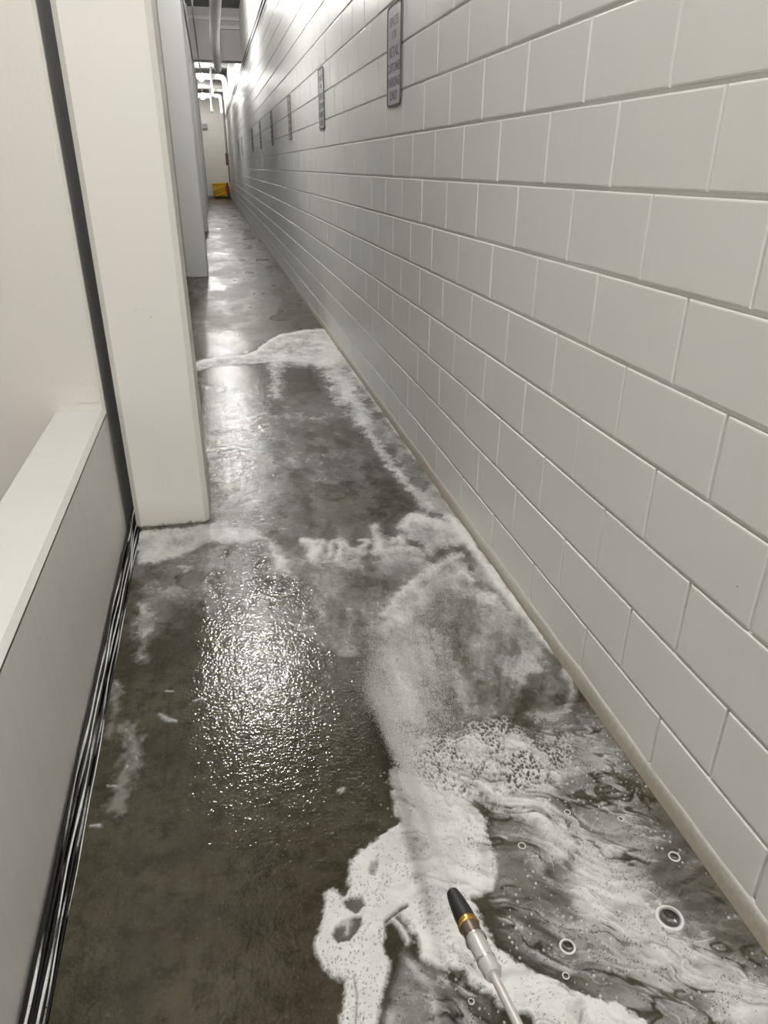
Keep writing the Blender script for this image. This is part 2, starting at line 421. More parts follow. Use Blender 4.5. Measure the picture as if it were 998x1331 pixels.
# ------------------------------------------------------------------ foam on the floor
FOAM = [
    ('p','+',0.11,120,30,[(-0.165,5.025),(0.256,4.754),(0.754,5.236),(0.831,4.149),(0.874,3.183),(0.971,2.728),(0.74,2.427),(0.343,1.734),(0.189,2.058),(0.025,2.458),(-0.418,2.554),(-0.452,2.957),(-0.153,3.048)]),
    ('p','+',0.15,70,30,[(-0.465,2.923),(0.08,2.843),(0.519,2.606),(0.757,2.488),(0.483,2.14),(0.356,1.932),(0.151,2.212),(-0.097,2.265),(-0.306,2.363),(-0.414,2.334)]),
    ('p','+',0.1,70,25,[(0.164,4.956),(0.754,5.236),(0.784,4.159),(0.813,3.625),(0.493,3.264),(-0.039,3.378),(-0.132,3.825),(-0.107,4.347)]),
    ('p','+',0.7,3,2,[(-0.268,6.146),(-0.057,6.324),(0.16,6.336),(0.283,6.49),(0.389,6.82),(0.547,7.138),(0.791,7.277),(1.022,7.307),(1.012,6.829),(0.979,6.053),(0.83,5.736),(0.664,5.927),(0.429,6.029),(0.22,5.966),(0.146,6.007),(-0.062,5.972),(-0.263,5.814)]),
    ('s','+',0.85,0,1.5,[(-0.267,6.066,4),(-0.058,6.239,3.5),(0.157,6.251,3.5),(0.278,6.4,3),(0.382,6.722,3),(0.537,7.032,3),(0.778,7.165,2.5),(1.006,7.195,2.5)]),
    ('s','+',0.42,0,8,[(0.961,6.84,14),(0.925,5.927,16),(0.868,5.213,14),(0.848,4.72,12),(0.836,4.3,10)]),
    ('p','+',0.5,10,8,[(0.336,6.271),(0.96,6.143),(0.865,4.809),(0.719,4.657),(0.758,5.46),(0.676,5.768),(0.46,5.813),(0.333,4.92),(0.28,4.931)]),
    ('s','+',0.22,0,4,[(0.397,6.036,5),(0.32,5.019,6)]),
    ('p','-',0.93,8,4,[(-0.203,5.85),(0.306,5.845),(0.281,5.086),(0.166,4.993),(-0.041,5.402),(-0.2,5.479)]),
    ('p','-',0.85,9,4,[(0.431,5.769),(0.67,5.719),(0.63,5.094),(0.387,5.025)]),
    ('s','+',0.25,0,2,[(-0.248,5.623,3),(-0.07,5.344,3)]),
    ('s','+',0.66,0,6,[(0.857,5.215,7),(0.827,4.381,7),(0.83,3.87,5),(0.843,3.526,5),(0.86,3.285,5),(0.881,3.134,8),(0.901,2.992,12)]),
    ('s','+',0.27,0,9,[(0.982,5.189,14),(0.925,4.129,12),(0.925,3.376,14),(0.956,2.98,16)]),
    ('s','+',0.5,0,3,[(1.021,7.192,3),(0.993,6.344,3),(0.99,5.231,3),(0.992,4.428,3),(1.005,3.68,4),(1.008,3.154,5)]),
    ('s','+',0.16,0,8,[(0.144,4.606,10),(0.483,4.453,10),(0.717,4.486,8)]),
    ('s','+',0.2,0,8,[(-0.034,3.58,14),(0.178,3.701,10),(0.536,3.805,12)]),
    ('s','+',0.6,0,2,[(-0.162,3.99,3),(-0.022,4.025,3),(0.065,3.98,3)]),
    ('s','+',0.25,0,4,[(-0.145,3.9,9),(0.019,3.914,7)]),
    ('s','+',0.4,0,5,[(-0.098,3.205,8),(0.035,3.314,10),(0.08,3.451,8)]),
    ('p','+',0.72,6,5,[(-0.47,3.022),(-0.289,3.014),(-0.083,3.049),(0.051,2.925),(0.114,2.836),(-0.054,2.835),(-0.179,2.855),(-0.264,2.761),(-0.355,2.72),(-0.439,2.725)]),
    ('p','-',0.25,6,5,[(-0.384,2.928),(-0.219,2.922),(-0.25,2.827),(-0.362,2.823)]),
    ('s','+',0.4,0,2,[(-0.433,2.73,2.5),(-0.356,2.734,2.5),(-0.264,2.774,2.5),(-0.201,2.831,2.5)]),
    ('s','+',0.35,0,5,[(-0.053,2.872,10),(0.093,2.782,9)]),
    ('s','+',0.45,0,2,[(-0.27,2.663,2),(-0.226,2.647,3),(-0.244,2.613,2)]),
    ('s','+',0.5,0,3,[(0.115,2.763,6),(0.132,2.655,5),(0.13,2.558,5)]),
    ('s','+',0.35,0,4,[(0.146,2.632,6),(0.158,2.52,6)]),
    ('s','+',0.72,0,3,[(0.251,2.784,4),(0.271,2.729,6),(0.299,2.688,6),(0.272,2.605,5)]),
    ('s','+',0.7,0,2,[(0.262,2.789,4),(0.3,2.745,4),(0.343,2.757,5),(0.311,2.678,5),(0.268,2.646,5)]),
    ('s','+',0.75,0,2,[(0.357,2.627,4),(0.374,2.736,4),(0.404,2.759,5),(0.413,2.685,4),(0.382,2.581,4)]),
    ('s','+',0.75,0,2,[(0.429,2.724,5),(0.446,2.663,5),(0.482,2.656,5),(0.522,2.69,5),(0.536,2.723,4),(0.504,2.737,3)]),
    ('s','+',0.68,0,3,[(0.595,2.856,5),(0.587,2.735,6),(0.579,2.649,6)]),
    ('s','+',0.5,0,4,[(0.391,2.634,6),(0.522,2.619,6),(0.657,2.618,7),(0.785,2.584,8)]),
    ('s','+',0.62,0,3,[(0.64,2.694,6),(0.674,2.716,6),(0.683,2.67,5)]),
    ('s','+',0.75,0,4,[(0.721,2.821,7),(0.788,2.913,8),(0.822,2.872,8),(0.842,2.835,7),(0.881,2.843,6),(0.894,2.776,8)]),
    ('p','+',0.62,6,5,[(0.719,2.845),(0.817,2.966),(0.855,2.882),(0.906,2.854),(0.98,2.758),(0.992,2.663),(0.908,2.578),(0.787,2.59),(0.714,2.707)]),
    ('s','+',0.25,0,5,[(0.255,2.596,12),(0.475,2.548,12),(0.703,2.533,12)]),
    ('s','+',0.97,0,2.5,[(0.962,2.875,6),(0.968,2.698,9),(0.972,2.551,9),(0.973,2.389,8),(0.975,2.254,8),(0.979,2.112,7),(0.993,1.955,7),(0.995,1.847,5),(0.998,1.78,3)]),
    ('s','+',0.35,0,6,[(0.951,3.167,12),(0.972,2.848,10)]),
    ('p','+',0.3,22,14,[(0.852,2.521),(0.966,2.316),(1.008,2.027),(0.981,1.797),(0.729,1.543),(0.464,1.456),(0.401,1.516),(0.406,1.797),(0.469,2.143),(0.618,2.331)]),
    ('s','+',0.68,0,5,[(0.488,2.139,5),(0.567,2.25,6),(0.652,2.341,7),(0.755,2.423,8),(0.87,2.504,7)]),
    ('s','+',0.35,0,8,[(0.538,2.128,14),(0.699,2.284,14),(0.873,2.43,12)]),
    ('s','+',0.4,0,7,[(0.854,2.371,7),(0.867,2.219,7),(0.925,2.123,6)]),
    ('s','+',0.3,0,6,[(0.802,2.262,8),(0.906,2.155,9),(0.939,2.042,8)]),
    ('s','+',0.4,0,8,[(0.499,2.087,8),(0.509,1.899,8),(0.516,1.774,8)]),
    ('p','-',0.12,40,16,[(0.836,1.965),(0.979,1.958),(1.001,1.75),(0.865,1.514),(0.791,1.637)]),
    ('s','+',0.2,0,14,[(0.917,1.811,26),(0.913,1.648,24),(0.849,1.535,20)]),
    ('p','+',0.3,20,8,[(0.421,2.055),(0.51,2.134),(0.574,1.843),(0.476,1.5),(0.383,1.401),(0.353,1.559),(0.362,1.807)]),
    ('p','+',0.82,16,14,[(0.411,1.468),(0.52,1.49),(0.622,1.516),(0.717,1.512),(0.759,1.439),(0.792,1.355),(0.813,1.279),(0.74,1.241),(0.616,1.255),(0.509,1.253),(0.419,1.298),(0.386,1.372)]),
    ('p','+',0.5,12,10,[(0.797,1.529),(0.902,1.54),(0.878,1.413),(0.815,1.307),(0.777,1.373)]),
    ('p','+',0.92,5,7,[(0.331,1.412),(0.395,1.365),(0.462,1.302),(0.509,1.253),(0.536,1.197),(0.516,1.154),(0.525,1.096),(0.511,1.046),(0.48,1.003),(0.426,0.995),(0.43,0.939),(0.442,0.875),(0.494,0.815),(0.565,0.768),(0.63,0.717),(0.673,0.677),(0.579,0.519),(0.45,0.548),(0.461,0.737),(0.408,0.766),(0.379,0.817),(0.357,0.85),(0.311,0.86),(0.284,0.893),(0.276,0.946),(0.262,0.994),(0.233,0.982),(0.214,0.934),(0.219,0.899),(0.194,0.842),(0.167,0.789),(0.127,0.613),(0.055,0.629),(0.11,0.846),(0.122,0.881),(0.096,0.894),(0.069,0.949),(0.069,0.974),(0.093,1.031),(0.103,1.076),(0.126,1.084),(0.15,1.063),(0.162,1.092),(0.178,1.151),(0.211,1.176),(0.275,1.207),(0.32,1.232),(0.318,1.307)]),
    ('p','-',0.85,3,3,[(0.145,1.053),(0.187,1.052),(0.189,1.028),(0.166,1.015),(0.149,1.033)]),
    ('p','-',0.85,3,3,[(0.11,0.981),(0.135,1.003),(0.175,1.009),(0.174,0.986),(0.144,0.958),(0.119,0.958)]),
    ('p','-',0.55,4,4,[(0.221,1.131),(0.241,1.137),(0.229,1.098),(0.218,1.1)]),
    ('s','-',0.8,0,2,[(0.229,0.986,3),(0.265,1.004,3),(0.284,1.011,2)]),
    ('p','-',0.95,5,4,[(0.228,0.983),(0.245,0.979),(0.252,0.917),(0.278,0.873),(0.354,0.841),(0.377,0.802),(0.393,0.766),(0.389,0.567),(0.384,0.557),(0.127,0.613),(0.184,0.815),(0.211,0.862),(0.219,0.899),(0.216,0.942)]),
    ('p','+',0.3,16,10,[(0.25,0.909),(0.294,0.859),(0.351,0.831),(0.379,0.772),(0.405,0.717),(0.243,0.681),(0.162,0.699),(0.195,0.812),(0.223,0.867)]),
    ('s','+',0.3,0,4,[(0.254,0.892,5),(0.284,0.823,6),(0.279,0.751,6)]),
    ('s','+',0.3,0,4,[(0.305,0.841,5),(0.335,0.782,6),(0.348,0.729,6)]),
    ('s','+',0.5,0,4,[(0.125,0.997,4),(0.151,1.0,4),(0.139,0.976,4)]),
    ('s','+',0.85,0,3,[(0.246,0.986,3),(0.26,0.95,5),(0.264,0.931,4)]),
    ('s','+',0.45,0,4,[(0.193,0.798,9),(0.149,0.614,9)]),
    ('s','-',0.5,0,2,[(0.139,0.885,1.5),(0.135,0.84,1.5),(0.094,0.626,1.5)]),
    ('p','-',0.25,12,6,[(0.52,1.165),(0.534,1.094),(0.508,1.037),(0.46,0.998),(0.466,1.067)]),
    ('p','+',0.22,20,10,[(0.555,1.205),(0.642,1.115),(0.686,0.958),(0.739,0.819),(0.849,0.714),(0.902,0.627),(0.595,0.521),(0.591,0.77),(0.503,0.837),(0.465,0.913),(0.487,1.021)]),
    ('p','-',0.35,14,8,[(0.56,1.111),(0.625,1.032),(0.656,0.955),(0.553,0.912),(0.494,0.943)]),
    ('s','+',0.3,0,6,[(0.491,0.935,8),(0.51,0.895,8),(0.526,0.849,7),(0.573,0.803,7)]),
    ('s','+',0.25,0,5,[(0.578,0.889,8),(0.632,0.817,8),(0.717,0.751,8),(0.769,0.672,8)]),
    ('p','+',0.78,26,12,[(0.577,1.264),(0.695,1.238),(0.76,1.148),(0.805,1.035),(0.831,0.926),(0.86,0.836),(0.91,0.748),(0.96,0.674),(0.793,0.467),(0.74,0.495),(0.81,0.707),(0.736,0.754),(0.667,0.818),(0.631,0.868),(0.651,0.927),(0.66,0.983),(0.647,1.059),(0.632,1.141),(0.574,1.201)]),
    ('p','-',0.6,8,6,[(0.644,1.049),(0.703,1.053),(0.697,1.02),(0.648,1.006),(0.632,1.026)]),
    ('p','-',0.4,12,8,[(0.71,0.896),(0.756,0.895),(0.729,0.864),(0.696,0.872)]),
    ('p','-',0.35,10,8,[(0.76,0.765),(0.813,0.737),(0.84,0.701),(0.795,0.71)]),
    ('p','+',0.36,22,12,[(0.91,1.504),(0.97,1.474),(0.968,1.332),(0.932,1.148),(0.907,1.035),(0.833,0.945),(0.805,1.035),(0.777,1.182),(0.762,1.29)]),
    ('p','+',0.12,14,8,[(0.98,1.596),(1.023,1.479),(1.012,1.208),(1.012,1.035),(1.008,0.83),(1.007,0.76),(0.932,0.665),(0.883,0.787),(0.846,0.903),(0.874,1.161),(0.878,1.413)]),
    ('s','+',0.6,0,2,[(1.0,1.767,1.8),(1.001,1.721,2.0)]),
    ('s','+',0.6,0,2,[(0.999,1.677,2.5),(0.999,1.634,2.0)]),
    ('s','+',0.6,0,2,[(1.004,1.554,3.2),(1.004,1.515,2.0)]),
    ('s','+',0.6,0,2,[(1.008,1.483,1.8),(1.008,1.446,2.0)]),
    ('s','+',0.6,0,2,[(1.012,1.39,2.5),(1.012,1.355,2.0)]),
    ('s','+',0.6,0,2,[(1.016,1.321,3.2),(1.016,1.289,2.0)]),
    ('s','+',0.6,0,2,[(1.02,1.24,1.8),(1.02,1.209,2.0)]),
    ('s','+',0.6,0,2,[(1.023,1.164,2.5),(1.023,1.135,2.0)]),
    ('s','+',0.6,0,2,[(1.028,1.078,3.2),(1.028,1.052,2.0)]),
    ('s','+',0.6,0,2,[(1.032,1.012,1.8),(1.032,0.988,2.0)]),
    ('s','+',0.6,0,2,[(1.031,0.947,2.5),(1.03,0.925,2.0)]),
    ('s','+',0.6,0,2,[(1.032,0.91,3.2),(1.032,0.888,2.0)]),
    ('s','+',0.6,0,2,[(1.026,0.849,1.8),(1.026,0.828,2.0)]),
    ('s','+',0.6,0,2,[(1.021,0.804,2.5),(1.021,0.785,2.0)]),
    ('s','+',0.35,0,4,[(0.995,1.71,7),(0.969,1.599,7),(0.906,1.522,7)]),
    ('s','+',0.34,0,8,[(-0.382,2.379,8),(-0.376,2.227,9),(-0.368,2.068,8)]),
    ('s','+',0.26,0,14,[(-0.374,1.749,9),(-0.358,1.62,10),(-0.362,1.508,11),(-0.383,1.435,10)]),
    ('s','+',0.22,0,8,[(-0.433,1.941,6),(-0.423,1.76,5),(-0.433,1.698,6)]),
    ('s','+',0.18,0,10,[(-0.312,2.473,16),(-0.182,2.474,16)]),
    ('s','+',0.5,0,2,[(-0.291,1.765,3),(-0.272,1.741,3.5),(-0.241,1.727,2)]),
    ('s','+',0.55,0,1.5,[(-0.193,1.807,2),(-0.17,1.813,2.5),(-0.156,1.806,1.5)]),
    ('s','+',0.5,0,1.5,[(-0.281,1.874,1.5),(-0.256,1.868,1.2)]),
    ('s','+',0.5,0,1.5,[(0.186,1.367,2),(0.2,1.369,3),(0.192,1.358,2)]),
    ('s','+',0.5,0,1.5,[(-0.436,1.386,2),(-0.414,1.386,3)]),
    ('s','+',0.4,0,2,[(-0.411,1.51,1.5),(-0.391,1.506,2)])]
BUBBLES = [(0.837, 0.859, 0.028), (0.59, 0.848, 0.016), (0.936, 0.996, 0.013), (0.744, 1.171, 0.008), (0.56, 0.793, 0.007), (0.356, 0.787, 0.006), (0.866, 1.123, 0.007), (0.592, 1.102, 0.009)]
SPRAY_LANDING = [(0.337, 1.717), (0.358, 1.848), (0.4, 1.989), (0.46, 2.145), (0.554, 2.258), (0.675, 2.366), (0.874, 2.516)]

class VNoise:
    def __init__(s, seed): s.t = np.random.default_rng(seed).random((256, 256)).astype(np.float32)
    def __call__(s, x, y):
        xi = np.floor(x).astype(np.int64); yi = np.floor(y).astype(np.int64); fx = x-xi; fy = y-yi
        fx = fx*fx*(3-2*fx); fy = fy*fy*(3-2*fy); x0 = xi & 255; x1 = (xi+1) & 255; y0 = yi & 255; y1 = (yi+1) & 255
        t = s.t
        return (t[x0, y0]*(1-fx)+t[x1, y0]*fx)*(1-fy)+(t[x0, y1]*(1-fx)+t[x1, y1]*fx)*fy
    def fbm(s, x, y, o=4, g=.5):
        a, r, tot = 1.0, 0, 0
        for i in range(o):
            r = r+a*s(x*2**i+17.3*i, y*2**i-9.1*i); tot += a; a *= g
        return r/tot
na, nb, nc = VNoise(1), VNoise(2), VNoise(3)
PXU = 600.0                       # brush size of the foam map: edges get coarser farther down the corridor
V0, V1, NV, NU = math.log(.60), math.log(7.6), 1000, 600
vv_ = np.linspace(V0, V1, NV); uu_ = np.linspace(LX+.067, WX-.012, NU)
GX, GY0 = np.meshgrid(uu_, np.exp(vv_)); GX = GX.ravel(); GY = GY0.ravel()
def warp(amp, sc, seed):
    n1, n2 = VNoise(seed), VNoise(seed+50)
    return amp*(n1.fbm(GX*sc, GY*sc, 4, .6)-.5)*2, amp*(n2.fbm(GX*sc, GY*sc, 4, .6)-.5)*2
W1 = warp(1.0, 22, 11); W2 = warp(1.0, 60, 31); W3 = warp(1.0, 190, 51)
U = GX/GY*PXU*1.18; V = np.log(GY)*PXU
def touv(X, Y): return X/Y*PXU*1.18, math.log(Y)*PXU
D = np.zeros_like(GX)
def seg_d(pu, pv, a, b2):
    du, dv = b2[0]-a[0], b2[1]-a[1]; L = du*du+dv*dv+1e-9
    t = np.clip(((pu-a[0])*du+(pv-a[1])*dv)/L, 0, 1)
    return np.hypot(pu-a[0]-t*du, pv-a[1]-t*dv), t
def apply(op, a, idx):
    if op == '+': D[idx] = 1-(1-D[idx])*(1-a)
    else: D[idx] = D[idx]*(1-a)
for kind, op, amp, soft, rough, pts in FOAM:
    q = [touv(p[0], p[1]) for p in pts]
    pad = (max(soft, 4)*2+rough*2+4) if kind == 'p' else max(p[2] for p in pts)*2.2+rough*2+3
    idx = np.nonzero((U > min(a[0] for a in q)-pad) & (U < max(a[0] for a in q)+pad) & (V > min(a[1] for a in q)-pad) & (V < max(a[1] for a in q)+pad))[0]
    if not len(idx): continue
    pu = U[idx]+W1[0][idx]*rough+W2[0][idx]*rough*.7+W3[0][idx]*min(rough, 7)*.45; pv = V[idx]+W1[1][idx]*rough+W2[1][idx]*rough*.7+W3[1][idx]*min(rough, 7)*.45
    if kind == 'p':
        inside = np.zeros(len(idx), bool); dist = np.full(len(idx), 1e9)
        for i in range(len(q)):
            a, c = q[i], q[(i+1) % len(q)]
            d, _ = seg_d(pu, pv, a, c); dist = np.minimum(dist, d)
            cr = (a[1] > pv) != (c[1] > pv)
            xi = (c[0]-a[0])*(pv-a[1])/(c[1]-a[1]+1e-12)+a[0]
            inside ^= cr & (pu < xi)
        sd = np.where(inside, dist, -dist)
        t = np.clip(sd/(soft+1e-6)*.5+.5, 0, 1); m = t*t*(3-2*t)
        apply(op, amp*m, idx)
    else:
        m = np.zeros(len(idx))
        for i in range(len(q)-1):
            d, t = seg_d(pu, pv, q[i], q[i+1]); r = pts[i][2]*(1-t)+pts[i+1][2]*t
            m = np.maximum(m, np.exp(-(d/r)**2*.9))
        apply(op, amp*m, idx)
# drifting texture: broken films far off, marbled swirls in the near pool
wis = na.fbm(GX*16+W1[0]*.6, GY*9+W1[1]*.6, 5, .6)
D = np.where(GY > 1.55, D*np.clip(1+(wis-.5)*4.2*(1-D), .0, 2.6), D)
near = np.clip((1.62-GY)/.25, 0, 1)*np.clip((GX-.22)/.12, 0, 1)
s1 = (GX*.80-(GY)*.60); s2 = (GX*.60+GY*.80)          # along and across the drift
wx = (nb.fbm(s1*4, s2*7, 4)-.5)*.22
mar = nb.fbm(s1*9+wx*10, (s2+wx)*46, 4, .55)
fr = np.clip((GX-.72)/.2, 0, 1)*near
wy = (nc.fbm(GX*6, GY*6, 3)-.5)*.10
fringe = nc.fbm(GX*7, (GY+.22*(GX-.9)**2+wy)*62, 4, .55)
D = D + near*(1-fr)*(mar-.5)*1.25*np.clip(D*(1.25-D)*2.2, 0, 1) + fr*(fringe-.48)*.75*np.clip(D*1.6+.12, 0, .6)
# thin dark and pale threads where the films shear past each other
q1 = nb.fbm(s1*5+wx*9+3, (s2+wx*1.3)*17, 4, .5); q2 = nc.fbm(s1*6+wx*7, (s2+wx)*21+9, 4, .5)
mid_ = np.clip(D*(1.0-D)*4, 0, 1)*near
D = D - .42*mid_*np.exp(-((q1-.5)/.022)**2) + .30*mid_*np.exp(-((q2-.5)/.016)**2)
# streaks thrown outward by the spray
ang = np.arctan2(GX-.40, GY-.95); rad = np.hypot(GX-.40, GY-.95)
fan = np.clip((GY-1.5)/.15, 0, 1)*np.clip((2.6-GY)/.2, 0, 1)*np.clip((GX-.12)/.1, 0, 1)
D = D + fan*(na.fbm(ang*34, rad*5, 4, .6)-.5)*.9*np.clip(D*2, 0, .55)
# burst holes in the pitted patch
def worley(x, y, seed):
    t = np.random.default_rng(seed).random((64, 64, 3)); xi = np.floor(x).astype(int); yi = np.floor(y).astype(int); best = np.full(len(x), 9.0)
    for dx in (-1, 0, 1):
        for dy in (-1, 0, 1):
            c = t[(xi+dx) & 63, (yi+dy) & 63]; r = .25+c[:, 2]*.9
            best = np.minimum(best, np.hypot(x-xi-dx-c[:, 0], y-yi-dy-c[:, 1])/r)
    return best
pit = np.clip(1-(((GX-.63)/.27)**2+((GY-1.41)/.17)**2), 0, 1)
hol = worley(GX*135+W2[0]*.4, GY*98+W2[1]*.4, 5)
pit = np.clip(pit*2.2, 0, 1)*np.clip((na.fbm(GX*20, GY*14, 3)-.30)*4, 0, 1)
D = D*(1-pit*np.clip((.62-hol)*5, 0, .92))
hol2 = worley(GX*120, GY*110, 9)
D = D*(1-np.clip((.20-hol2)*12, 0, .85)*np.clip((nb.fbm(GX*23, GY*23, 3)-.52)*14, 0, 1)*np.clip((1.6-GY)*4, 0, 1))
hol3 = worley(GX*48, GY*42, 13)
D = D + .55*np.clip((.17-hol3)*14, 0, 1)*near*np.clip((nc.fbm(GX*15+5, GY*15, 3)-.46)*10, 0, 1)*np.clip(1.2-D, 0, 1)
for X, Y, r in BUBBLES:
    dd = np.hypot(GX-X, GY-Y)/r
    D = np.where(dd < 1, D*np.clip((dd-.7)*2, 0, 1)*.4, D)
D = np.clip((D-.025)/.975, 0, 1)
TH = .0016 + .0085*D**2 + .0035*D*(nc.fbm(GX*70, GY*55, 3)-.3)
keep = D.reshape(NV, NU) > .004
fq = keep[:-1, :-1] | keep[1:, :-1] | keep[:-1, 1:] | keep[1:, 1:]
fi, fj = np.nonzero(fq); a0 = fi*NU+fj
quads = np.stack([a0, a0+1, a0+NU+1, a0+NU], 1)
used = np.unique(quads); remap = np.full(NV*NU, -1, np.int64); remap[used] = np.arange(len(used)); quads = remap[quads]
fm = bpy.data.meshes.new('soap_foam')
fm.vertices.add(len(used)); fm.vertices.foreach_set('co', np.stack([GX[used], GY[used], TH[used]], 1).astype(np.float32).ravel())
fm.loops.add(quads.size); fm.loops.foreach_set('vertex_index', quads.ravel().astype(np.int32))
fm.polygons.add(len(quads)); fm.polygons.foreach_set('loop_start', np.arange(0, quads.size, 4, dtype=np.int32))
fm.update(calc_edges=True)
fm.polygons.foreach_set('use_smooth', np.ones(len(quads), bool))
at = fm.attributes.new('thickness', 'FLOAT', 'POINT'); at.data.foreach_set('value', D[used].astype(np.float32))
fm.validate(); fm.update()
print('foam quads', len(quads))
tag(link('soap_foam', fm, M_FOAM), 'white soap foam and suds spread over the wet corridor floor', 'foam', kind='stuff')

# foam caught in the joint: long pale threads between the ridges
jy = np.arange(.85, 4.4, .008); jv, jf, ja = [], [], []
for k, (x, w) in enumerate(((.0195, .006), (.032, .0055), (.0435, .006), (.0542, .0055), (.0635, .005))):
    n0 = len(jv)
    for y in jy:
        t = na.fbm(np.array([k*13.7]), np.array([y*3.2]), 3)[0]; ww = w*(.35+1.1*na.fbm(np.array([k*5.1+3]), np.array([y*9]), 3)[0])
        dx = .0018*math.sin(y*7+k)+.0015*math.sin(y*15+k*2)
        dens = max(0, min(1, (t-.47)*5+.55*math.exp(-((y-2.5)/.55)**2)+.25*(k in (0, 2, 4))-.35*(y < 1.15)))
        jv += [(LX+x+dx-ww/2, y, -.0015), (LX+x+dx, y, .001), (LX+x+dx+ww/2, y, -.0015)]; ja += [dens*.6, dens, dens*.6]
    for i in range(len(jy)-1):
        c = n0+i*3; jf += [(c, c+1, c+4, c+3), (c+1, c+2, c+5, c+4)]
jm = mesh_of('foam_thread', jv, jf, True)
jm.attributes.new('thickness', 'FLOAT', 'POINT').data.foreach_set('value', np.array(ja, np.float32))
o = link('foam_threads', jm, M_FOAM); o['kind'] = 'stuff'; o.parent = ej; o.matrix_parent_inverse = Matrix.Translation((-LX-.03, 0, 0))

# big bubbles
blab = ['largest soap bubble, dark centre in a thick white foam ring near the block wall',
        'medium soap bubble with a thin white ring in the dark eddy right of the nozzle',
        'small soap bubble close to the foot of the block wall, above the largest bubble',
        'tiny bubble just below the pitted foam patch', 'tiny bubble just below the medium bubble',
        'tiny bubble near the bottom edge, below the nozzle', 'tiny bubble in the grey film left of the bubble by the wall',
        'tiny bubble in the dark eddy above the medium bubble']
for (X, Y, r), lb in zip(BUBBLES, blab):
    e = tag(empty('soap_bubble', (X, Y, 0)), lb, 'bubble', 'soap bubbles on the pool')
    b = MB(); b.torus((0, 0, .004), r*.93, r*.17, 30, 8, .8); b.build('foam_ring', M_RING, e, True)
    b = MB(); prof = [(r*.9*math.cos(t), .003+r*.55*math.sin(t)) for t in np.linspace(0, math.pi/2*.97, 8)]
    b.lathe(prof, n=28); b.build('dome', M_FILM, e, True)

# ------------------------------------------------------------------ pressure washer lance and its spray
TIP = Vector((.290, .756, .384)); TAIL = Vector((.294, .511, .467))
ax = (TAIL-TIP).normalized()
ln = empty('spray_lance', TIP)
ln.rotation_euler = ax.to_track_quat('Z', 'Y').to_euler()
tag(ln, 'pressure washer lance with black nozzle and brass collar above the foam', 'lance')
def lat(name, prof, mat): 
    b = MB(); b.lathe(prof, n=24); o = b.build(name, mat, ln, True, auto=35); return o
lat('nozzle', [(.006, -.002), (.0105, .0), (.0135, .020), (.0160, .055), (.0162, .074)], M_BLKPL)
lat('brass_collar', [(.0155, .074), (.0172, .075), (.0172, .083), (.0155, .084)], M_BRASS)
lat('coupling', [(.0150, .084), (.0150, .102), (.0140, .111)], M_BODY)
lat('steel_ring', [(.0150, .111), (.0172, .1115), (.0172, .115), (.0150, .1155)], M_CHROME)
lat('adapter', [(.0140, .1155), (.0140, .180), (.0115, .187)], M_LANCE)
lat('steel_ring', [(.0140, .156), (.0149, .157), (.0149, .161), (.0140, .162)], M_CHROME)
lat('lance_tube', [(.0065, .185), (.0065, .74)], M_LANCE)
lat('grip', [(.013, .73), (.016, .74), (.016, .88), (.012, .90)], M_BLKPL)

land = [Vector((x, y, .016)) for x, y in SPRAY_LANDING]
def landing(s):
    s = min(max(s, 0), .9999)*(len(land)-1); i = int(s); return land[i].lerp(land[i+1], s-i)
drops_v, drops_f = [], []
OCT = [(1,0,0),(-1,0,0),(0,1,0),(0,-1,0),(0,0,1),(0,0,-1)]
OF = [(0,2,4),(2,1,4),(1,3,4),(3,0,4),(2,0,5),(1,2,5),(3,1,5),(0,3,5)]
mouth = TIP - ax*.004
ND = 105000
for i in range(ND):
    s = rng.random()**1.7
    a = rng.random()**.62
    g = landing(s); p = mouth.lerp(g, a)
    sp = .005+.06*a*(.5+.8*s)
    side = Vector(rng.normal(0, 1, 3)); p = p + side*sp*.42 + Vector((.03*a*rng.random()**2, 0, 0))
    p.z += .05*a*(1-a)
    if p.z < .014: p.z = .014+.012*rng.random()
    d = (g-mouth).normalized(); r = rng.uniform(.0002, .00041)*(1.0 if a > .12 else .7)
    st = rng.uniform(3, 9)
    e1 = d.cross(Vector((0,0,1))).normalized(); e2 = d.cross(e1); n = len(drops_v)
    for x, y, z in OCT: drops_v.append(tuple(p+d*(x*r*st)+e1*(y*r)+e2*(z*r)))
    drops_f += [tuple(k+n for k in q) for q in OF]
tag(link('water_spray', mesh_of('water_spray', drops_v, drops_f, True), M_DROP), 'fan of white water droplets spraying from the lance nozzle', 'spray', kind='stuff')

